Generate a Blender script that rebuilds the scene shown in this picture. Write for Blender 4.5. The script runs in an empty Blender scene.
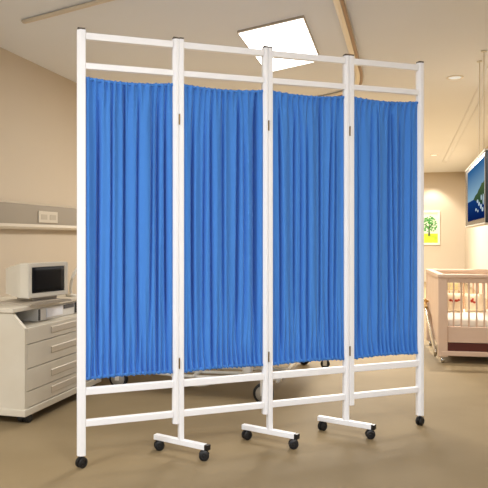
import bpy, bmesh, math, random
from mathutils import Vector, Matrix
random.seed(4)
C = bpy.context.scene.collection
F = 620.0; HY = 238.0; CAM = 0.943          # focal length in px, horizon row, eye height
H = 2.35                                    # ceiling height
PI = math.pi

# ---------------------------------------------------------------- helpers
def lin(c):
    return tuple(((v/255)/12.92 if v/255 <= .04045 else ((v/255+.055)/1.055)**2.4) for v in c) + (1,)

def mat(name, rgb, rough=.6, metal=0, spec=.5, noise=None, bump=None, emit=None, es=0, sheen=0):
    m = bpy.data.materials.new(name); m.use_nodes = True
    nt = m.node_tree; b = nt.nodes['Principled BSDF']
    b.inputs['Base Color'].default_value = lin(rgb)
    b.inputs['Roughness'].default_value = rough
    b.inputs['Metallic'].default_value = metal
    b.inputs['Specular IOR Level'].default_value = spec
    if sheen: b.inputs['Sheen Weight'].default_value = sheen
    if emit:
        b.inputs['Emission Color'].default_value = lin(emit)
        b.inputs['Emission Strength'].default_value = es
    if noise or bump:
        tc = nt.nodes.new('ShaderNodeTexCoord')
        n = nt.nodes.new('ShaderNodeTexNoise')
        n.inputs['Detail'].default_value = 5
        mp = nt.nodes.new('ShaderNodeMapping')
        nt.links.new(tc.outputs['Object'], mp.inputs['Vector'])
        nt.links.new(mp.outputs['Vector'], n.inputs['Vector'])
        if noise:
            sc, rgb2 = noise[0], noise[1]
            if len(noise) > 2: mp.inputs['Scale'].default_value = noise[2]
            n.inputs['Scale'].default_value = sc
            r = nt.nodes.new('ShaderNodeValToRGB')
            r.color_ramp.elements[0].position = .3; r.color_ramp.elements[0].color = lin(rgb)
            r.color_ramp.elements[1].position = .7; r.color_ramp.elements[1].color = lin(rgb2)
            nt.links.new(n.outputs['Fac'], r.inputs['Fac'])
            nt.links.new(r.outputs['Color'], b.inputs['Base Color'])
        if bump:
            n2 = nt.nodes.new('ShaderNodeTexNoise'); n2.inputs['Scale'].default_value = bump[0]
            nt.links.new(tc.outputs['Object'], n2.inputs['Vector'])
            bp = nt.nodes.new('ShaderNodeBump'); bp.inputs['Strength'].default_value = bump[1]
            bp.inputs['Distance'].default_value = .01
            nt.links.new(n2.outputs['Fac'], bp.inputs['Height'])
            nt.links.new(bp.outputs['Normal'], b.inputs['Normal'])
    return m

M = dict(
    wall=mat('wall_paint', (198,184,163), .8, noise=(.8,(193,178,156)), bump=(90,.08)),
    ceil=mat('ceiling_paint', (232,234,237), .85, noise=(.6,(228,229,231))),
    floor=mat('vinyl_floor', (145,127,96), .7, spec=.25, noise=(2.2,(135,117,86)), bump=(40,.03)),
    trim=mat('trim_paint', (226,214,192), .5),
    white=mat('white_powder_coat', (240,241,245), .4),
    cap=mat('grey_plastic_cap', (84,74,66), .5),
    brass=mat('aged_brass', (120,98,55), .4, metal=.7),
    black=mat('black_rubber', (22,23,26), .45),
    blackm=mat('black_plastic', (14,14,16), .35),
    blue=mat('blue_cotton', (68,130,212), .75, spec=.2, bump=(600,.05), sheen=.15),
    cream=mat('cream_laminate', (214,206,188), .5, noise=(5,(207,197,177))),
    creamd=mat('handle_laminate', (206,194,174), .5),
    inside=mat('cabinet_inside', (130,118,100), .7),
    mon=mat('monitor_plastic', (222,215,198), .45),
    monb=mat('monitor_base_plastic', (176,164,146), .5),
    scr=mat('dark_glass', (8,7,10), .6, spec=.2),
    equip=mat('equipment_plastic', (222,219,210), .45),
    equipd=mat('equipment_display', (38,44,60), .3),
    trunk=mat('grey_trunking', (138,127,110), .5),
    lip=mat('trunking_lip', (196,184,164), .5),
    sockd=mat('socket_face', (168,158,140), .5),
    sock=mat('socket_plate', (190,180,162), .5),
    panelframe=mat('light_frame', (172,158,138), .5),
    track=mat('bronze_track', (230,218,198), .35, metal=.15, noise=(2.5,(236,226,204),(1,1,1))),
    bronze=mat('bronze_channel', (134,100,66), .35, metal=.3),
    trackb=mat('tan_track', (214,200,178), .5),
    tracks=mat('pale_track', (232,234,237), .85),
    bedf=mat('bed_enamel', (246,240,224), .4),
    sheet=mat('bed_sheet', (225,222,215), .8),
    hub=mat('wheel_hub', (178,172,160), .5),
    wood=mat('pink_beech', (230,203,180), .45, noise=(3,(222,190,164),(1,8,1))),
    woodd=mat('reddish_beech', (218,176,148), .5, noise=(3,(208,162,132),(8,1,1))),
    drawer=mat('dark_red_wood', (92,34,20), .5),
    chrome=mat('chrome', (200,195,185), .2, metal=.9),
    gold=mat('brass_knob', (205,170,105), .25, metal=.7),
    matt=mat('white_bedding', (246,240,226), .8),
    pillow=mat('cream_cushion', (240,222,192), .85, noise=(30,(233,210,176))),
    motif=mat('red_motif', (176,62,40), .8),
    motify=mat('yellow_motif', (250,232,170), .8),
    frame=mat('picture_frame', (238,228,206), .5),
    psky=mat('picture_sky', (216,226,200), .7),
    pgr=mat('picture_grass', (168,196,40), .7, noise=(8,(206,206,60))),
    ptree=mat('picture_trunk', (60,66,44), .7),
    pleaf=mat('picture_leaf', (62,140,56), .7),
    tvb=mat('tv_bezel', (6,8,16), .25),
)
def emis(name, rgb, s, rgb2=None, axis='Z', lo=0, hi=1):
    m = bpy.data.materials.new(name); m.use_nodes = True
    nt = m.node_tree; nt.nodes.clear()
    o = nt.nodes.new('ShaderNodeOutputMaterial'); e = nt.nodes.new('ShaderNodeEmission')
    e.inputs['Color'].default_value = lin(rgb); e.inputs['Strength'].default_value = s
    nt.links.new(e.outputs[0], o.inputs['Surface'])
    if rgb2:
        tc = nt.nodes.new('ShaderNodeTexCoord'); sp = nt.nodes.new('ShaderNodeSeparateXYZ')
        mr = nt.nodes.new('ShaderNodeMapRange'); mr.inputs[1].default_value = lo; mr.inputs[2].default_value = hi
        r = nt.nodes.new('ShaderNodeValToRGB'); r.color_ramp.elements[0].color = lin(rgb); r.color_ramp.elements[1].color = lin(rgb2)
        nt.links.new(tc.outputs['Object'], sp.inputs[0]); nt.links.new(sp.outputs[axis], mr.inputs[0])
        nt.links.new(mr.outputs[0], r.inputs[0]); nt.links.new(r.outputs[0], e.inputs['Color'])
    return m

def box(bm, x0, x1, y0, y1, z0, z1, bev=0, tf=None):
    vs = [bm.verts.new(Vector((x, y, z))) for x in (x0, x1) for y in (y0, y1) for z in (z0, z1)]
    fs = [(0,1,3,2),(4,6,7,5),(0,4,5,1),(2,3,7,6),(0,2,6,4),(1,5,7,3)]
    faces = [bm.faces.new([vs[i] for i in f]) for f in fs]
    if bev:
        es = list({e for f in faces for e in f.edges})
        r = bmesh.ops.bevel(bm, geom=es, offset=bev, segments=2, affect='EDGES', profile=.5)
    return bm

def prism(bm, pts, a0, a1, axis='y'):
    """polygon pts (2D) extruded along an axis. axis y: pts=(x,z); x: pts=(y,z); z: pts=(x,y)"""
    def P(p, a):
        return {'y': (p[0], a, p[1]), 'x': (a, p[0], p[1]), 'z': (p[0], p[1], a)}[axis]
    A = [bm.verts.new(P(p, a0)) for p in pts]; B = [bm.verts.new(P(p, a1)) for p in pts]
    n = len(pts)
    bm.faces.new(A); bm.faces.new(B[::-1])
    for i in range(n):
        bm.faces.new([A[i], B[i], B[(i+1) % n], A[(i+1) % n]])
    return bm

def lathe(bm, prof, seg=24, origin=(0,0,0), axis='z'):
    """prof: list of (r, h)"""
    rings = []
    for r, h in prof:
        ring = []
        for k in range(seg):
            a = 2*PI*k/seg
            c, s = max(r, 1e-4)*math.cos(a), max(r, 1e-4)*math.sin(a)
            p = {'z': (c, s, h), 'y': (c, h, s), 'x': (h, c, s)}[axis]
            ring.append(bm.verts.new(Vector(p)+Vector(origin)))
        rings.append(ring)
    for a, b in zip(rings, rings[1:]):
        for k in range(seg):
            bm.faces.new([a[k], a[(k+1) % seg], b[(k+1) % seg], b[k]])
    bm.faces.new(rings[0][::-1]); bm.faces.new(rings[-1])
    return bm

def tube(bm, pts, r, seg=8, up=Vector((0,0,1)), flat=None):
    pts = [Vector(p) for p in pts]; rings = []
    for i, p in enumerate(pts):
        t = (pts[min(i+1, len(pts)-1)]-pts[max(i-1, 0)]).normalized()
        u = up if abs(t.dot(up)) < .95 else Vector((1,0,0))
        a = t.cross(u).normalized(); b = a.cross(t).normalized()
        ring = []
        for k in range(seg):
            th = 2*PI*(k+.5)/seg
            w, h = (r, r) if not flat else flat
            ring.append(bm.verts.new(p+a*w*math.cos(th)+b*h*math.sin(th)))
        rings.append(ring)
    for a, b in zip(rings, rings[1:]):
        for k in range(seg):
            bm.faces.new([a[k], a[(k+1) % seg], b[(k+1) % seg], b[k]])
    bm.faces.new(rings[0][::-1]); bm.faces.new(rings[-1])
    return bm

def smooth(pts, n=6):
    out = []; P = [Vector(p) for p in pts]
    for i in range(len(P)-1):
        p0 = P[max(i-1,0)]; p1 = P[i]; p2 = P[i+1]; p3 = P[min(i+2,len(P)-1)]
        for k in range(n):
            t = k/n
            out.append(.5*((2*p1)+(p2-p0)*t+(2*p0-5*p1+4*p2-p3)*t*t+(3*p1-p0-3*p2+p3)*t**3))
    out.append(P[-1]); return out

def obj(name, bm, m, parent=None, sm=False, label=None, loc=None, rz=None):
    bmesh.ops.recalc_face_normals(bm, faces=bm.faces)
    me = bpy.data.meshes.new(name); bm.to_mesh(me); bm.free()
    me.materials.append(M[m] if isinstance(m, str) else m)
    if sm:
        for p in me.polygons: p.use_smooth = True
    o = bpy.data.objects.new(name, me); C.objects.link(o)
    if parent: o.parent = parent
    if loc is not None: o.location = loc
    if rz is not None: o.rotation_euler = (0,0,rz)
    if label: o['label'] = label
    return o
def nb(): return bmesh.new()
def tag(o, label, cat, group=None):
    o['label'] = label; o['category'] = cat
    if group: o['group'] = group
    return o
def thing(name, label, cat, loc=(0,0,0), rz=0, group=None):
    o = bpy.data.objects.new(name, None); C.objects.link(o)
    o.empty_display_size = .1
    o.location = loc; o.rotation_euler = (0,0,rz)
    return tag(o, label, cat, group)
def autosmooth(o, ang=35):
    me = o.data
    for p in me.polygons: p.use_smooth = True
    me.set_sharp_from_angle(angle=math.radians(ang))
    return o

# room frame: s runs down the room, n runs across it
nl = math.hypot(162/F, 1); DX, DY = 162/F/nl, 1/nl
RZ = math.atan2(-DX, DY)
def R(s, n, z=0): return (DX*s+DY*n, DY*s-DX*n, z)
N0, N1, S0, S1 = -2.894, 1.208, -.9, 13.9

# ---------------------------------------------------------------- setting
def struct(name, bm, m, **k):
    o = obj(name, bm, m, loc=R(0,0,0), rz=RZ, **k); o['kind'] = 'structure'; return o
# in this frame local x = n, local y = s
b = nb(); box(b, N0-.1, N1+.1, S0, S1+.1, -.08, 0); struct('floor', b, 'floor')
b = nb(); box(b, N0-.1, N1+.1, S0, S1+.1, H, H+.08); struct('ceiling', b, 'ceil')
b = nb(); box(b, N0-.1, N0, S0, S1, 0, H); struct('wall_left', b, 'wall')
b = nb(); box(b, N1, N1+.1, S0, S1, 0, H); struct('wall_right', b, 'wall')
b = nb(); box(b, N0-.1, N1+.1, S1, S1+.1, 0, H); struct('wall_back', b, 'wall')

# ---------------------------------------------------------------- folding screen
X0, Z0 = -.668, 2.548; X1, Z1 = .8874, 3.126
L = math.hypot(X1-X0, Z1-Z0); ANG = math.atan2(Z1-Z0, X1-X0)
scr = thing('folding_screen', 'four-panel white tubular privacy screen with gathered blue curtains on black castors', 'folding screen', (X0, Z0, 0), ANG)
def zz(x, z):                                # the far end stands a touch taller
    return z + (x/L)*.026*max(0, (z-.25)/1.5)
J = [0, L*.25, L*.5, L*.75, L]
wl = [None, .0255, .0225, .0235, .0155*2]; wr = [.036, .022, .022, .026, None]
sh = [0, -.006, -.003, .003, 0]
def post(x0, x1, zb, side):
    b = nb(); c = .012 if side == 'l' else .003
    d = .014
    zt = zz((x0+x1)/2, 1.797)
    pts = [(x0, d), (x0, -d+c*.9), (x0+c, -d), (x1-.003, -d), (x1, -d+.003), (x1, d)]
    prism(b, pts, zb, zt, 'z')
    o = obj('post', b, 'white', scr)
    b = nb(); box(b, x0+.001, x1-.001, -d+.001, d-.001, zt, zt+.0075, .001)
    c2 = obj('post_cap', b, 'cap', o, label='thin brown-grey plastic cap')
    return o
edges = []                                   # inner edges of each panel
LEGB = {('l',1): .14, ('r',1): .068, ('l',2): .14, ('r',2): .068, ('l',3): .068, ('r',3): .14}
lefts, rights = {}, {}
for i in range(5):
    xj = J[i]+sh[i]
    if i == 0: post(xj-.0175, xj+.0165, .05, 'l'); lefts[0] = xj+.0165
    elif i == 4: post(xj-.0155, xj+.0155, .05, 'l'); rights[3] = xj-.0155
    else:
        post(xj-wl[i], xj, LEGB[('l',i)], 'l'); post(xj+.0008, xj+.0008+wr[i], LEGB[('r',i)], 'r')
        rights[i-1] = xj-wl[i]; lefts[i] = xj+.0008+wr[i]
RAILS = [(1.758,1.787), (1.637,1.663), (.297,.327), (.1675,.195)]
for p in range(4):
    a, c = lefts[p], rights[p]
    for (z0, z1) in RAILS:
        b = nb(); q = [(a, zz(a,z0)), (c, zz(c,z0)), (c, zz(c,z1)), (a, zz(a,z1))]
        prism(b, q, -.0115, .0115, 'y')
        bmesh.ops.bevel(b, geom=[e for e in b.edges if abs(e.verts[0].co.x-e.verts[1].co.x) > .2], offset=.003, segments=2, affect='EDGES', profile=.5)
        obj('rail', b, 'white', scr)
    # curtain
    rnd = random.Random(20+p*7)
    nu, nv = 240, 84
    ztop, zbot = 1.607, .357
    cre = []; u = .08+rnd.random()*.06
    while u < .95:
        cre.append((u, rnd.uniform(.011,.020), rnd.uniform(.55,1.25), rnd.uniform(-.02,.02), rnd.random()*6.28, rnd.uniform(0,.25), rnd.uniform(.75,1.1)))
        u += rnd.choice([.07,.09,.13,.17])*rnd.uniform(.9,1.1)
    ph = [rnd.random()*6.28 for _ in range(8)]
    b = nb(); grid = []
    for j in range(nv+1):
        v = j/nv                              # 0 top, 1 bottom
        row = []
        et = math.exp(-v/.07); eb = math.exp(-(1-v)/.12)
        mid = (1-math.exp(-v/.05))*(1-math.exp(-(1-v)/.10))
        for i in range(nu+1):
            u = i/nu
            x = a+.0015+(c-a-.003)*u
            zt = ztop-.011*4*u*(1-u); zb = zbot+.006*4*u*(1-u)
            z = zt+(zb-zt)*v
            y = 0
            for (uc, w, am, dr, p0, v0, v1) in cre:
                uu = uc+dr*math.sin(v*2.5+p0)+.02*math.sin(p0*3)*math.exp(-v/.12)
                ext = 1/(1+math.exp(-(v-v0)/.05))/(1+math.exp((v-v1)/.05)) if v0 > .05 else 1/(1+math.exp((v-v1)/.05))
                y += .034*am*mid*(.35+.65*ext)*math.exp(-((u-uu)/w)**2)
            y += mid*(.0075*math.sin(u*2*PI*3.3+ph[0]+1.1*math.sin(v*2.2+ph[1])+1.3*math.sin(u*5+ph[2]))+.0036*math.sin(u*2*PI*7.3+ph[3]+1.2*math.sin(u*8+ph[4])+.9*v))
            g = math.sin(u*2*PI*13+ph[3]+1.8*math.sin(u*9+ph[4])+.6*math.sin(v*30+ph[0]))
            gb = math.sin(u*2*PI*15+ph[7]+2*math.sin(u*7+ph[2])+.5*math.sin(v*25+ph[1]))
            g2 = math.sin(u*2*PI*21+ph[5]+1.5*math.sin(u*12+ph[6]))
            y += et*(.0075*g+.0015*g2)+eb*(.0115*gb+.0015*g2)
            # rod channels
            if v < .02: y -= .005*math.sin(v/.02*PI)
            if v > .98: y -= .005*math.sin((1-v)/.02*PI)
            fade = min(1, min(u, 1-u)/.03)
            z += .0018*g2*(et if v < .5 else eb)*(1 if v < .02 or v > .98 else 0)
            row.append(b.verts.new((x, y*(.3+.7*fade)-.001, zz(x, z))))
        grid.append(row)
    for j in range(nv):
        for i in range(nu):
            b.faces.new([grid[j][i], grid[j+1][i], grid[j+1][i+1], grid[j][i+1]])
    cu = obj('curtain', b, 'blue', scr, sm=True)
    md = cu.modifiers.new('thickness', 'SOLIDIFY'); md.thickness = .0012; md.offset = 0
    for zr, sg in ((ztop-.007, -.011), (zbot+.007, .006)):
        P_ = lambda q: Vector((a+.001+(c-a-.002)*q, -.001, zz(a+(c-a)*q, zr+sg*4*q*(1-q))))
        b = nb(); tube(b, [P_(-.006), P_(0), P_(.25), P_(.5), P_(.75), P_(1), P_(1.006)], .002, 8)
        rod = obj('curtain_rod', b, 'white', scr, sm=True)
        b = nb(); ns, sg_ = 200, 10; rings = []
        for k in range(ns+1):
            q = k/ns; p = P_(q); g_ = math.sin(q*2*PI*24+ph[5]+1.6*math.sin(q*11+ph[2]))
            rr = .0068+.0006*g_
            rings.append([b.verts.new((p.x, p.y-.0008*g_+rr*.9*math.cos(2*PI*m/sg_), p.z+rr*math.sin(2*PI*m/sg_))) for m in range(sg_)])
        for r1, r2 in zip(rings, rings[1:]):
            for m in range(sg_): b.faces.new([r1[m], r1[(m+1)%sg_], r2[(m+1)%sg_], r2[m]])
        obj('rod_sleeve', b, 'blue', cu, sm=True)
    # small hooks the top rod hangs on
for i in (1,2,3):
    xj = J[i]+sh[i]
    for zc in (1.455, .402):
        b = nb(); box(b, xj-.0022, xj+.0030, -.0165, -.0125, zc-.021, zc+.021, .0008)
        lathe(b, [(.003,-.023),(.003,.023)], 10, (xj+.0004, -.0165, zc), 'z')
        obj('hinge', b, 'brass', scr, label='narrow dark brass hinge')
# castor: twin wheels, hood, stem
def castor(parent, x, y, rz, top):
    b = nb(); r = .0215
    for s in (-1, 1):
        lathe(b, [(.004,s*.003),(r-.004,s*.003),(r,s*.006),(r,s*.013),(r-.004,s*.016),(r-.010,s*.0165),(r-.011,s*.014),(.006,s*.014),(.004,s*.016)], 28, (0,0,r), 'y')
    # hood
    arc = [( (r+.002)*math.cos(t), r+(r+.002)*math.sin(t)) for t in [math.radians(a) for a in range(15, 166, 15)]]
    arc += [((r-.004)*math.cos(t), r+(r-.004)*math.sin(t)) for t in [math.radians(a) for a in range(165, 14, -15)]]
    prism(b, arc, -.0028, .0028, 'y')
    lathe(b, [(.006, 2*r-.006), (.006, top+.004)], 12, (0,0,0), 'z')
    o = obj('castor', b, 'black', parent, loc=(x, y, 0), rz=rz, label='black twin-wheel castor')
    return autosmooth(o)
castor(scr, 0, 0, .6, .05); castor(scr, L, 0, .5, .05)
fa = math.atan2(-.065, .106)-ANG            # the feet cross under the joints
FX = [J[1]+.006, J[2]+.008, J[3]-.010]
for i, fx in enumerate(FX):
    b = nb(); box(b, -.136, .130, -.0125, .0125, .046, .069, .002)
    fb = obj('foot_bar', b, 'white', scr, loc=(fx, 0, 0), rz=fa)
    for s, xe in ((-1,-.136), (1,.130)):
        b = nb(); box(b, xe if s > 0 else xe-.008, xe+.018 if s > 0 else xe, -.0125, .0125, .046, .069, .002)
        obj('end_cap', b, 'blackm' if s > 0 else 'white', fb, label='black plastic end cap' if s > 0 else 'white end cap')
    castor(fb, -.122, 0, -fa+.2*i, .046); castor(fb, .122, 0, -fa-.3, .046)

# ---------------------------------------------------------------- left wall: trunking
t = thing('bedhead_trunking', 'grey horizontal service trunking along the left wall above the monitor', 'wall trunking', R(1.0, N0, 0), RZ)
b = nb(); box(b, 0, .05, 0, 8.5, 1.050, 1.205, .004); obj('housing', b, 'trunk', t)
b = nb(); prism(b, [(0,1.205),(.05,1.205),(.03,1.222),(0,1.222)], 0, 8.5, 'y'); obj('top_lip', b, 'lip', t, label='pale top lip')
b = nb(); prism(b, [(0,1.012),(.06,1.012),(.07,1.030),(.06,1.052),(0,1.052)], 0, 8.5, 'y'); obj('bottom_lip', b, 'lip', t, label='pale rounded lower lip')
def s_at(px, n):                             # distance down the room where column px meets plane n
    k = (px-244)/F
    return (k*(-DX*n)-DY*n)/(DX-k*DY)
sa, sb = s_at(38, N0+.05), s_at(57, N0+.05)
b = nb(); box(b, .05, .058, sa-1, sb-1, 1.066, 1.160, .003)
pl = obj('socket_plate', b, 'sock', t, label='pale double socket plate')
for k in range(2):
    yc = sa-1+(sb-sa)*(.27+.46*k)
    b = nb(); box(b, .058, .0595, yc-.045, yc+.045, 1.092, 1.134, .0006)
    obj('socket', b, 'sockd', pl)

# ---------------------------------------------------------------- cabinet
cs, cn = 2.73, -1.85
cab = thing('drawer_cabinet', 'cream laminate bedside cabinet with four drawers and an open niche under its top', 'cabinet', R(cs, cn, 0), RZ)
CL, CD = .79, .50
for y0 in (0, CL-.02):                       # side panels with the slanting shoulder
    b = nb(); prism(b, [(-CD,.08),(0,.08),(0,.487),(-.075,.565),(-CD,.565)], y0, y0+.02, 'y'); obj('side_panel', b, 'cream', cab)
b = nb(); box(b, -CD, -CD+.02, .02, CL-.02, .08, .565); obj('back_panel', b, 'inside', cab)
b = nb(); box(b, -CD+.02, -.022, .02, CL-.02, .470, .487); obj('shelf', b, 'cream', cab)
b = nb(); box(b, -CD-.01, -.058, -.012, CL+.012, .565, .588, .004); obj('worktop', b, 'cream', cab)
b = nb(); box(b, -CD, .008, -.008, CL+.008, .045, .08, .004); obj('plinth', b, 'cream', cab)
for (z0, z1) in ((.405,.485), (.281,.401), (.167,.277), (.084,.163)):
    b = nb(); box(b, -.022, 0, .022, CL-.022, z0, z1, .002); d = obj('drawer', b, 'cream', cab)
    b = nb(); zt = z1-.022 if z1-z0 < .1 else z1-.045
    prism(b, [(0,zt-.034),(.003,zt-.030),(.0045,zt),(0,zt+.004)], .24, .62, 'y')
    obj('handle', b, 'creamd', d, label='long shallow tan handle')
for (x, y) in ((-.04,.06), (-.04,CL-.06), (-CD+.06,.06), (-CD+.06,CL-.06)):
    b = nb()
    for s in (-1,1): lathe(b, [(.004,s*.002),(.020,s*.002),(.0225,s*.006),(.0225,s*.028),(.019,s*.032),(.004,s*.032)], 24, (x, y, .0225), 'x')
    box(b, x-.02, x+.02, y-.018, y+.018, .036, .0455, .003)
    autosmooth(obj('castor', b, 'black', cab, label='black twin-wheel castor'))

e = thing('equipment_box', 'pale flat equipment box with dark slots in the niche of the cabinet', 'medical equipment', R(cs+.235, cn-.068, .4875), RZ)
b = nb(); box(b, -.34, -.01, .0, .52, .001, .073, .004); obj('casing', b, 'equip', e)
b = nb(); box(b, -.012, -.006, .004, .020, .006, .068, .001); obj('slot', b, 'blackm', e, label='black upright slot')
b = nb(); box(b, -.012, -.005, .080, .245, .014, .066, .003); obj('flap', b, 'white', e, label='white flap')
b = nb(); box(b, -.012, -.006, .26, .37, .044, .066, .001); obj('display', b, 'equipd', e, label='narrow dark blue display')
b = nb(); box(b, -.012, -.005, .385, .425, .006, .068, .001); obj('slot', b, 'blackm', e, label='black upright slot')

# ---------------------------------------------------------------- monitor
FLx, FLy = -1.138, 3.275; FRx, FRy = -1.002, 3.535
W = math.hypot(FRx-FLx, FRy-FLy); ma = math.atan2(FRy-FLy, FRx-FLx)
mo = thing('crt_monitor', 'cream CRT monitor with black screen on top of the cabinet', 'monitor', (FLx, FLy, .588), ma)
# local x along the screen, local +y towards the back
z0, z1 = .034, .220
b = nb()
ring = lambda x0,x1,y,za,zb: [b.verts.new(p) for p in ((x0,y,za),(x1,y,za),(x1,y,zb),(x0,y,zb))]
rs = [ring(.022,W-.03,.004,z0+.024,z1-.02), ring(.022,W-.03,0,z0+.024,z1-.02), ring(0,W,0,z0,z1), ring(0,W,.06,z0,z1), ring(.012,W-.012,.10,z0+.002,z1-.008), ring(.07,W-.07,.25,z0+.012,z1-.035)]
for p, q in zip(rs, rs[1:]):
    for k in range(4): b.faces.new([p[k], p[(k+1)%4], q[(k+1)%4], q[k]])
b.faces.new(rs[-1]); b.faces.new(rs[0][::-1])
bmesh.ops.bevel(b, geom=[e2 for e2 in b.edges if all(abs(v.co.y) < .07 and (abs(v.co.x) < 1e-5 or abs(v.co.x-W) < 1e-5) for v in e2.verts)], offset=.004, segments=2, affect='EDGES')
obj('casing', b, 'mon', mo)
b = nb(); g = []
for i in range(9):
    r_ = []
    for j in range(7):
        u, v = i/8, j/6
        r_.append(b.verts.new((.026+(W-.060)*u, .003-.006*(1-(2*u-1)**2)*(1-(2*v-1)**2), z0+.027+(z1-z0-.050)*v)))
    g.append(r_)
for i in range(8):
    for j in range(6): b.faces.new([g[i][j], g[i+1][j], g[i+1][j+1], g[i][j+1]])
so = obj('screen', b, 'scr', mo, sm=True, label='black glass screen')
md = so.modifiers.new('t','SOLIDIFY'); md.thickness = .003; md.offset = -1
b = nb(); prism(b, [(-.02,0),(W-.01,0),(W-.015,.010),(W-.06,.016),(.05,.016),(-.015,.010)], -.035, .20, 'y')
box(b, .06, W-.06, .03, .15, .014, .040)
obj('base', b, 'monb', mo, label='flat grey-beige foot')
# curved bracket behind the monitor
b = nb()
tube(b, smooth([(0,0,0),(0,0,.06),(.012,0,.12),(.045,.03,.17),(.09,.06,.195),(.16,.09,.20)]), .01, 10)
lathe(b, [(.03,0),(.03,.01),(.012,.014)], 16)
br = obj('lamp_bracket', b, 'mon', loc=R(cs+.665, cn-.13, .588), rz=RZ+.6, sm=True)
tag(br, 'slim cream curved arm standing on the cabinet right behind the monitor', 'bracket')

# ---------------------------------------------------------------- bed behind the screen
bs, bn = 3.62, -2.62
bed = thing('hospital_bed', 'pale enamelled hospital bed mostly hidden behind the blue screen', 'bed', R(bs, bn, 0), RZ)
BL, BW = 1.98, .92                            # local x along bed (n), local y across (s)
b = nb()
for y in (.0, BW): tube(b, [(.05,y,.30),(BL-.02,y,.30)], .02, 8)
for x in (.05,.7,1.35,BL-.02): tube(b, [(x,0,.30),(x,BW,.30)], .015, 8)
obj('bed_frame', b, 'bedf', bed)
b = nb(); box(b, .04, BL, .02, BW-.02, .32, .42, .03); obj('mattress', b, 'sheet', bed, sm=True, label='white mattress')
b = nb()
for y, dz in ((.02,0), (.14,.004), (.30,.0), (BW-.04,0)): tube(b, smooth([(.78,y,.20),(.92,y,.115+dz),(1.2,y,.088+dz),(1.45,y,.086+dz),(1.90,y,.10+dz)]), .011, 8)
for x in (1.0,1.35,1.62,1.88): tube(b, [(x,0,.09),(x,BW-.02,.09)], .011, 8)
tube(b, smooth([(1.22,-.02,.09),(1.30,-.05,.06),(1.38,-.06,.052),(1.46,-.05,.06),(1.52,-.02,.09)]), .009, 8)
obj('undercarriage', b, 'bedf', bed, sm=True, label='cream tubular undercarriage')
for y in (.05, BW-.05):
    b = nb(); tube(b, [(1.70,y,.15),(1.45,y,.30)], .012, 8); obj('lift_arm', b, 'bedf', bed, sm=True)
for x in (.72,): 
    for y in (.05, BW-.05):
        b = nb(); tube(b, [(x,y,.14),(x-.05,y,.30)], .012, 8); obj('lift_arm', b, 'bedf', bed, sm=True)
def bed_wheel(x, y, r=.062, small=False):
    b = nb(); tb = []
    prof = [(r-.016,-.012),(r-.004,-.014),(r,-.008),(r,.008),(r-.004,.014),(r-.016,.012)]
    lathe(b, prof, 32, (x,y,r), 'y'); w = obj('wheel', b, 'black', bed, sm=True, label='dark rubber-tyred wheel')
    b = nb(); lathe(b, [(.008,-.020),(.014,-.019),(r-.016,-.0145),(r-.016,.0145),(.014,.019),(.008,.020)], 28, (x,y,r), 'y'); obj('hub', b, 'hub' if not small else 'black', w, sm=True, label='grey disc hub' if not small else None)
    b = nb(); box(b, x-.014, x+.014, y+.021, y+.027, r-.01, .17, .002); box(b, x-.014, x+.014, y-.027, y-.021, r-.01, .17, .002); box(b, x-.014, x+.014, y-.027, y+.027, .15, .17, .002)
    obj('fork', b, 'bedf', bed)
def bed_xy(px, py, r=0):                      # floor point under a pixel, in bed coordinates
    Z = CAM*F/(py-HY); X = (px-244)/F*Z
    s, n = DX*X+DY*Z, DY*X-DX*Z
    return n-bn, s-bs
bed_wheel(*bed_xy(118.6, 388)); bed_wheel(*bed_xy(263.5, 404), .060)
bed_wheel(*bed_xy(304, 364.5), .045, True); 
x_, y_ = bed_xy(328, 368.5)
bed_wheel(x_-.02, y_, .033, True)
b = nb(); lathe(b, [(.01,-.02),(.028,-.02),(.03,0),(.028,.02),(.01,.02)], 20, (1.70,-.01,.148), 'y'); obj('joint_cover', b, 'bedf', bed, sm=True)

# ---------------------------------------------------------------- crib
ks, kn = 4.90, .235
crib = thing('baby_crib', 'pinkish beech baby crib with slatted sides below the television', 'crib', R(ks, kn, 0), RZ+.08)
KW, KD, KT = .93, .81, .671                   # local x across, y down the room
def cyl(bm, x, y, z0, z1, r, seg=10): lathe(bm, [(r,z0),(r,z1)], seg, (x,y,0), 'z')
for (x, y) in ((0,0),(KW-.07,0),(0,KD-.05),(KW-.07,KD-.05)):
    b = nb(); box(b, x, x+.07, y, y+.035, .045, KT-.03, .006); obj('corner_post', b, 'wood', crib)
for y in (-.005, KD-.045):
    b = nb(); box(b, -.005, KW+.005, y, y+.05, KT-.03, KT, .008); obj('top_rail', b, 'wood', crib)
for x in (-.005, KW-.065):
    b = nb(); prism(b, [(x,KT-.03),(x+.05,KT-.03),(x+.05,KT),(x,KT)], .046, KD-.046, 'y'); obj('top_rail', b, 'wood', crib)
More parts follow.
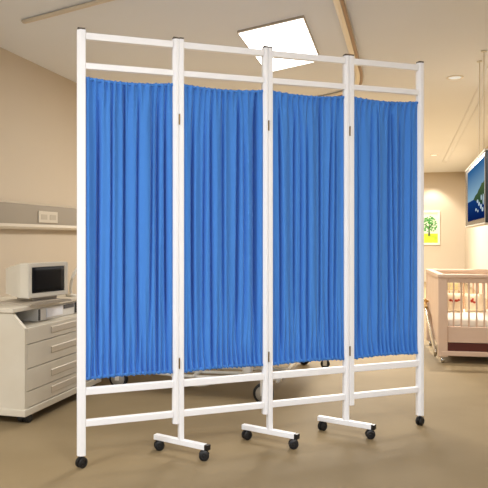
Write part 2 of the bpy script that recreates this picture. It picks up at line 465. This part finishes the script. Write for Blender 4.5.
# solid end panels with an upswept lower edge
for x in (.005, KW-.03):
    b = nb(); prism(b, [(.036,.14),(.10,.12),(.30,.16),(.45,.30),(KD-.05,.36),(KD-.05,KT-.03),(.036,KT-.03)], x, x+.022, 'x'); obj('end_panel', b, 'wood', crib)
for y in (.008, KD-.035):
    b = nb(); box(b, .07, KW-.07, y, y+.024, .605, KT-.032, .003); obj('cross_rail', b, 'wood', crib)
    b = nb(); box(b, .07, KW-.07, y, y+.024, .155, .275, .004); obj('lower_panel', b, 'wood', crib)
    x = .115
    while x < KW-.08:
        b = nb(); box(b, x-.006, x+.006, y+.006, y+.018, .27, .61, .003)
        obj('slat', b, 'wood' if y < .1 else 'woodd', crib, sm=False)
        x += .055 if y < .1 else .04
b = nb(); box(b, .07, KW-.07, .03, KD-.06, .24, .262); obj('base_board', b, 'wood', crib)
b = nb(); box(b, .068, KW-.068, .02, KD-.1, .088, .152, .003); obj('under_drawer', b, 'drawer', crib, label='dark red drawer front')
b = nb(); box(b, .02, KW-.02, -.002, .030, .055, .09, .005); obj('bottom_rail', b, 'wood', crib)
for (x, y) in ((.035,.018),(KW-.035,.018),(.035,KD-.03),(KW-.035,KD-.03)):
    b = nb(); lathe(b, [(.004,-.012),(.018,-.012),(.0215,-.006),(.0215,.006),(.018,.012),(.004,.012)], 20, (x,y,.0215), 'x')
    box(b, x-.017, x+.017, y-.01, y+.01, .035, .047, .003); autosmooth(obj('castor', b, 'chrome', crib, label='chrome castor'))
b = nb(); tube(b, smooth([(-.018,.78,.38),(-.022,.50,.27),(-.018,.22,.15),(-.012,.06,.055)]), .014, 10, flat=(.012,.028)); obj('drop_strut', b, 'chrome', crib, sm=True, label='slanting metal strut')
b = nb(); lathe(b, [(.004,-.045),(.018,-.042),(.025,-.03),(.020,-.015),(.010,-.006),(.009,.012)], 20, (0,.66,.40), 'x')
tube(b, [(-.03,.66,.40),(-.03,.52,.36)], .012, 8)
autosmooth(obj('lever_knob', b, 'gold', crib, label='polished brass lever knob'))

mt = obj('crib_mattress', box(nb(), .075, KW-.075, .045, KD-.05, .2625, .33, .02), 'matt', loc=R(ks,kn,0), rz=RZ+.08, sm=True)
tag(mt, 'white padded mattress lying inside the crib', 'mattress')
def cushion(x, w, h, y, mark, label, z0=.332, lean=.25, depth=.07, grp='cushions in the crib'):
    root = thing('cushion', label, 'cushion', R(ks+y+.08*x, kn+x-.08*y, z0), RZ+.08, grp)
    b = nb(); n = 14; fr, bk = [], []
    for i in range(n+1):
        a1, a2 = [], []
        for j in range(n+1):
            u, v = i/n*2-1, j/n*2-1
            th = depth*.5*((1-u**4)*(1-v**4))**.5
            px_ = u*w/2*(1-.04*(1-abs(v))); pz = h/2+v*h/2*(1-.04*(1-abs(u))); ly = lean*pz
            a1.append(b.verts.new((px_, ly-th, pz))); a2.append(b.verts.new((px_, ly+th, pz)))
        fr.append(a1); bk.append(a2)
    for i in range(n):
        for j in range(n):
            b.faces.new([fr[i][j], fr[i+1][j], fr[i+1][j+1], fr[i][j+1]]); b.faces.new([bk[i][j], bk[i][j+1], bk[i+1][j+1], bk[i+1][j]])
    bmesh.ops.remove_doubles(b, verts=b.verts, dist=.0002)
    obj('cover', b, 'pillow', root, sm=True)
    def disc(bm, cx, cz, r, rzz=None):
        rz2 = rzz or r
        ly = lean*cz
        u, v = cx/(w/2), (cz-h/2)/(h/2)
        th = depth*.5*(max(0,(1-u**4)*(1-v**4)))**.5
        vs = [bm.verts.new((cx+r*math.cos(k*PI/6), ly-th-.003, cz+rz2*math.sin(k*PI/6))) for k in range(12)]
        ws = [bm.verts.new((v_.co.x, v_.co.y+.006, v_.co.z)) for v_ in vs]
        bm.faces.new(vs); bm.faces.new(ws[::-1])
        for k in range(12): bm.faces.new([vs[k], vs[(k+1)%12], ws[(k+1)%12], ws[k]])
    b = nb()
    for (dx, dz, r1, r2) in mark: disc(b, dx, dz, r1, r2)
    obj('motif', b, 'motif', root, label='red-brown printed motif')
    return root
cushion(.185, .15, .155, .47, [(-.028,.098,.012,.010),(-.006,.092,.014,.012),(.018,.096,.018,.010),(.038,.102,.012,.008)], 'cream cushion with a wide red-brown motif, left one in the crib')
cushion(.36, .17, .15, .50, [(-.03,.092,.013,.014),(-.012,.082,.012,.009),(-.022,.108,.008,.007)], 'cream cushion with a small round red motif, right one in the crib')
b = nb()
for i in range(3):
    for j in range(2): box(b, .02+.038*i-.075, .02+.038*i-.045, 0, .012, .0+.032*j, .026+.032*j, .003)
# pale patch blanket hanging over the back rail, seen between the slats
bl = obj('patch_panel', box(nb(), 0, .135, 0, .012, 0, .075, .004), 'pillow', loc=R(ks+KD-.09, kn+.135-.055, .49), rz=RZ+.08)
tag(bl, 'pale yellow fabric patch tied inside the far side of the crib', 'fabric panel')
obj('squares', b, 'motify', bl, loc=(.068, -.004, .008), label='bright yellow squares')

# ---------------------------------------------------------------- picture
def wallpt(px, py):
    k = (px-244)/F
    n = S1*(k*DY-DX)/(DY+k*DX)
    Z = DY*S1-DX*n
    return n, CAM+(HY-py)*Z/F
xa, zt_ = wallpt(420.5, 210.8); xb, zb_ = wallpt(440, 245)
xa -= .02
pic = thing('framed_picture', 'cream-framed picture of a green tree on the far wall', 'picture', R(S1, xa, zb_), RZ)
w, h = xb-xa, zt_-zb_; t_ = .045
b = nb()
box(b, 0, w, -.03, -.001, 0, t_, .004); box(b, 0, w, -.03, -.001, h-t_, h, .004); box(b, 0, t_, -.03, -.001, t_, h-t_, .004); box(b, w-t_, w, -.03, -.001, t_, h-t_, .004)
obj('frame', b, 'frame', pic)
b = nb(); box(b, t_, w-t_, -.014, -.004, t_+.2, h-t_); pp = obj('print', b, 'psky', pic, label='pale sky print')
b = nb(); box(b, t_, w-t_, -.0145, -.004, t_, t_+.2); obj('print_grass', b, 'pgr', pp, label='yellow-green grass')
cx = w*.47
b = nb(); prism(b, [(cx-.022,t_+.15),(cx+.022,t_+.15),(cx+.012,t_+.30),(cx+.09,t_+.42),(cx+.075,t_+.43),(cx+.008,t_+.35),(cx,t_+.47),(cx-.012,t_+.47),(cx-.008,t_+.34),(cx-.08,t_+.41),(cx-.09,t_+.395),(cx-.014,t_+.28)], -.017, -.0145, 'y')
obj('print_trunk', b, 'ptree', pp, label='dark tree trunk')
b = nb(); rnd = random.Random(3)
for k in range(110):
    a = rnd.random()*2*PI; rr = math.sqrt(rnd.random())
    lx, lz = cx+rr*(w*.40)*math.cos(a), t_+.40+rr*.17*math.sin(a)
    r = rnd.uniform(.010,.022)
    if not (t_+r < lx < w-t_-r and lz < h-t_-r): continue
    vs = [(lx+r*math.cos(q*PI/3), lz+r*.8*math.sin(q*PI/3)) for q in range(6)]
    prism(b, vs, -.0175-k*.00001, -.0148, 'y')
obj('print_leaves', b, 'pleaf', pp, label='green leaves of the printed tree')

# ---------------------------------------------------------------- television
ts, tn = 4.62, .536; TL = 6.11-4.62
tv = thing('television', 'flat black television hung on rods from the ceiling, showing a blue sea coast', 'television', R(ts, tn, 0), RZ)
za, zb = 1.052, 1.556
b = nb(); box(b, 0, .05, 0, TL, za, zb, .006); obj('casing', b, 'tvb', tv)
bx_, by_ = .03, .05
yy0, yy1, zz0, zz1 = .03, TL-.24, za+.035, zb-.035
E = dict(sky=emis('screen_sky', (150,186,206), .75, (52,106,158), 'Z', 1.27, 1.50),
         sea=emis('screen_sea', (10,30,84), .7, (24,66,130), 'Z', 1.08, 1.27),
         land=emis('screen_land', (40,72,52), .8, (86,104,64), 'Z', 1.2, 1.36), foam=emis('screen_foam', (188,206,216), .8))
hz = 1.255
b = nb(); box(b, -.002, 0, yy0, yy1, hz, zz1); sc = obj('screen', b, E['sky'], tv, label='lit screen, sky')
b = nb(); box(b, -.002, 0, yy0, yy1, zz0, hz); obj('screen_sea', b, E['sea'], sc, label='deep blue sea')
b = nb(); prism(b, [(yy0,1.20),(.16,1.19),(.30,1.205),(.42,1.225),(.60,1.238),(.75,hz),(.60,1.280),(.46,1.290),(.38,1.310),(.26,1.325),(.18,1.345),(.10,1.34),(yy0,1.35)], -.0035, -.002, 'x'); obj('screen_headland', b, E['land'], sc, label='green headland')
b = nb()
for (y, z, a, c_) in ((.44,1.225,.05,.014),(.34,1.20,.05,.016),(.22,1.175,.05,.018),(.55,1.165,.04,.012),(.42,1.15,.03,.010),(.12,1.15,.05,.016),(.08,1.22,.03,.04),(.20,1.24,.03,.02)):
    prism(b, [(y+a*math.cos(q*PI/4), z+c_*math.sin(q*PI/4)) for q in range(8)], -.005, -.0035, 'x')
obj('screen_foam', b, E['foam'], sc, label='white surf')
b = nb(); box(b, -.004, 0, -.004, 0, za, zb); box(b, -.004, .052, 0, TL, zb, zb+.012, .002); box(b, -.004, .052, 0, TL, za-.012, za, .002)
obj('rim', b, 'cream', tv, label='pale outer rim')
for y in (.62, .34):
    b = nb(); lathe(b, [(.0032,zb+.01),(.0032,H-.008)], 12, (.03,y,0), 'z'); lathe(b, [(.02,H-.008),(.02,H)], 16, (.03,y,0), 'z')
    obj('hanging_rod', b, 'cream', tv, sm=True)

# ---------------------------------------------------------------- ceiling fittings
def ceilpt(px, py):
    Z = (H-CAM)*F/(HY-py); return Vector(((px-244)/F*Z, Z, H))
pc = [ceilpt(*p) for p in ((237.2,30.7),(303.8,15),(321,58.8),(267,71))]
cen = sum(pc, Vector())/4; cen.z = H
cl = thing('ceiling_light', 'large glowing white rectangular light panel in the ceiling', 'ceiling light', cen)
def quad(bm, pts, z0, z1):
    prism(bm, [(p.x-cen.x, p.y-cen.y) for p in pts], z0, z1, 'z')
b = nb(); quad(b, pc, -.014, 0); obj('housing', b, 'panelframe', cl)
ins = [cen+(p-cen)*.965 for p in pc]
b = nb(); quad(b, ins, -.018, -.0145); obj('diffuser', b, emis('panel_glow', (255,252,246), 5.0), cl, label='glowing white diffuser')

for i, (px, py, lab) in enumerate(((455,77.2,'round recessed downlight in the ceiling nearest the viewer, right of the screen'), (434,154.8,'small round recessed downlight near the far wall above the tree picture'))):
    p = ceilpt(px, py)
    d = thing('downlight', lab, 'downlight', p, 0, 'recessed downlights in the ceiling')
    b = nb(); lathe(b, [(.052,-.004),(.058,-.008),(.070,-.006),(.072,0),(.052,0)], 32); obj('trim_ring', b, 'trim', d, sm=True)
    b = nb(); lathe(b, [(.052,-.006),(.0,-.0065)], 28); obj('lens', b, emis('downlight_glow', (255,247,228), .75 if i == 0 else 1.5), d, label='pale frosted lens')

def trackobj(pts, m, label, w=.024, hh=.018):
    o = obj('curtain_track', tube(nb(), smooth([p-Vector((0,0,hh)) for p in pts], 8), .02, 8, flat=(w, hh)), m, sm=True)
    return tag(o, label, 'curtain track', 'curtain tracks on the ceiling')
pts = [ceilpt(*p) for p in ((340,2),(348,30),(355.5,58),(359,72),(357.5,82),(350,88),(337,92.5),(312,98),(285,103))]
pts = [pts[0]+(pts[0]-pts[1])*2.2] + pts
ct = trackobj(pts, 'track', 'bronze curtain track curving on the ceiling above the right half of the screen', .036, .016)
mid = smooth([p-Vector((0,0,.028)) for p in pts], 8); off = []
for i, p in enumerate(mid):
    t = (mid[min(i+1, len(mid)-1)]-mid[max(i-1, 0)]).normalized(); off.append(p+t.cross(Vector((0,0,1)))*.020)
obj('glide_channel', tube(nb(), off, .01, 8, flat=(.014, .010)), 'bronze', ct, sm=True, label='darker bronze glide channel')
pts = [ceilpt(*p) for p in ((24,20),(58,11),(91,2))]; pts.append(pts[-1]+(pts[-1]-pts[0])*2)
trackobj(pts, 'trackb', 'tan straight curtain track on the ceiling at the upper left', .022, .012)
pts = [Vector(R(s, .69, H)) for s in (3.0, 6, 9, 12)]
trackobj(pts, 'tracks', 'pale straight curtain track on the ceiling right of the downlights', .045, .006)

# ---------------------------------------------------------------- light
def light(name, kind, loc, energy, col, **k):
    l = bpy.data.lights.new(name, kind); l.energy = energy; l.color = col
    for a, v in k.items():
        if a != 'rot': setattr(l, a, v)
    o = bpy.data.objects.new(name, l); C.objects.link(o); o.location = loc
    if 'rot' in k: o.rotation_euler = k['rot']
    return o
WARM = (1,.94,.84)
light('panel_light', 'AREA', (cen.x, cen.y, H-.05), 30, (1,.97,.92), shape='RECTANGLE', size=.5, size_y=1.0, rot=(0,0,RZ))
# added area lamps without fixtures, filling the screen and the far room
light('fill_light_right', 'AREA', R(.4,.75,H-.03), 66, (.97,.98,1), shape='RECTANGLE', size=.8, size_y=.9, rot=(0,0,RZ))  # added fill on the front of the screen
light('key_light_left', 'AREA', R(.2,-2.1,H-.03), 52, (.97,.98,1), shape='RECTANGLE', size=.7, size_y=.9, rot=(0,0,RZ))  # added side light, grazes the curtain to deepen its folds
light('fill_light_deep', 'AREA', R(8.6,-1.0,H-.03), 210, WARM, shape='RECTANGLE', size=1.0, size_y=2.2, rot=(0,0,RZ))  # added to brighten the deep part of the room
light('fill_light_far', 'AREA', R(11.4,-.4,H-.03), 150, WARM, shape='RECTANGLE', size=1.0, size_y=1.6, rot=(0,0,RZ))  # added to lift the far walls, no fitting above it
p = ceilpt(455,77.2); light('downlight_lamp', 'SPOT', (p.x,p.y,H-.02), 190, WARM, spot_size=2.2, spot_blend=.8, shadow_soft_size=.06)
p = ceilpt(434,154.8); light('downlight_lamp_far', 'SPOT', (p.x,p.y,H-.02), 150, WARM, spot_size=2.3, spot_blend=.6, shadow_soft_size=.05)
light('downlight_lamp_picture', 'SPOT', R(S1-.35, wallpt(432,190)[0], H-.02), 60, WARM, spot_size=1.7, spot_blend=.5, shadow_soft_size=.04)

w_ = bpy.data.worlds.new('World'); bpy.context.scene.world = w_; w_.use_nodes = True
bg = w_.node_tree.nodes['Background']; bg.inputs[0].default_value = (.94,.97,1,1); bg.inputs[1].default_value = 1.15

# ---------------------------------------------------------------- camera
cam = bpy.data.cameras.new('Camera'); co = bpy.data.objects.new('Camera', cam); C.objects.link(co)
cam.sensor_fit = 'HORIZONTAL'; cam.sensor_width = 36; cam.lens = F/488*36
cam.shift_y = (HY-244)/488
cam.clip_start = .05
co.location = (0,0,CAM); co.rotation_euler = (PI/2,0,0)
S = bpy.context.scene; S.camera = co
S.view_settings.view_transform = 'Standard'; S.view_settings.look = 'None'
S.view_settings.gamma = 1; S.view_settings.exposure = .13; S.view_settings.use_curve_mapping = False
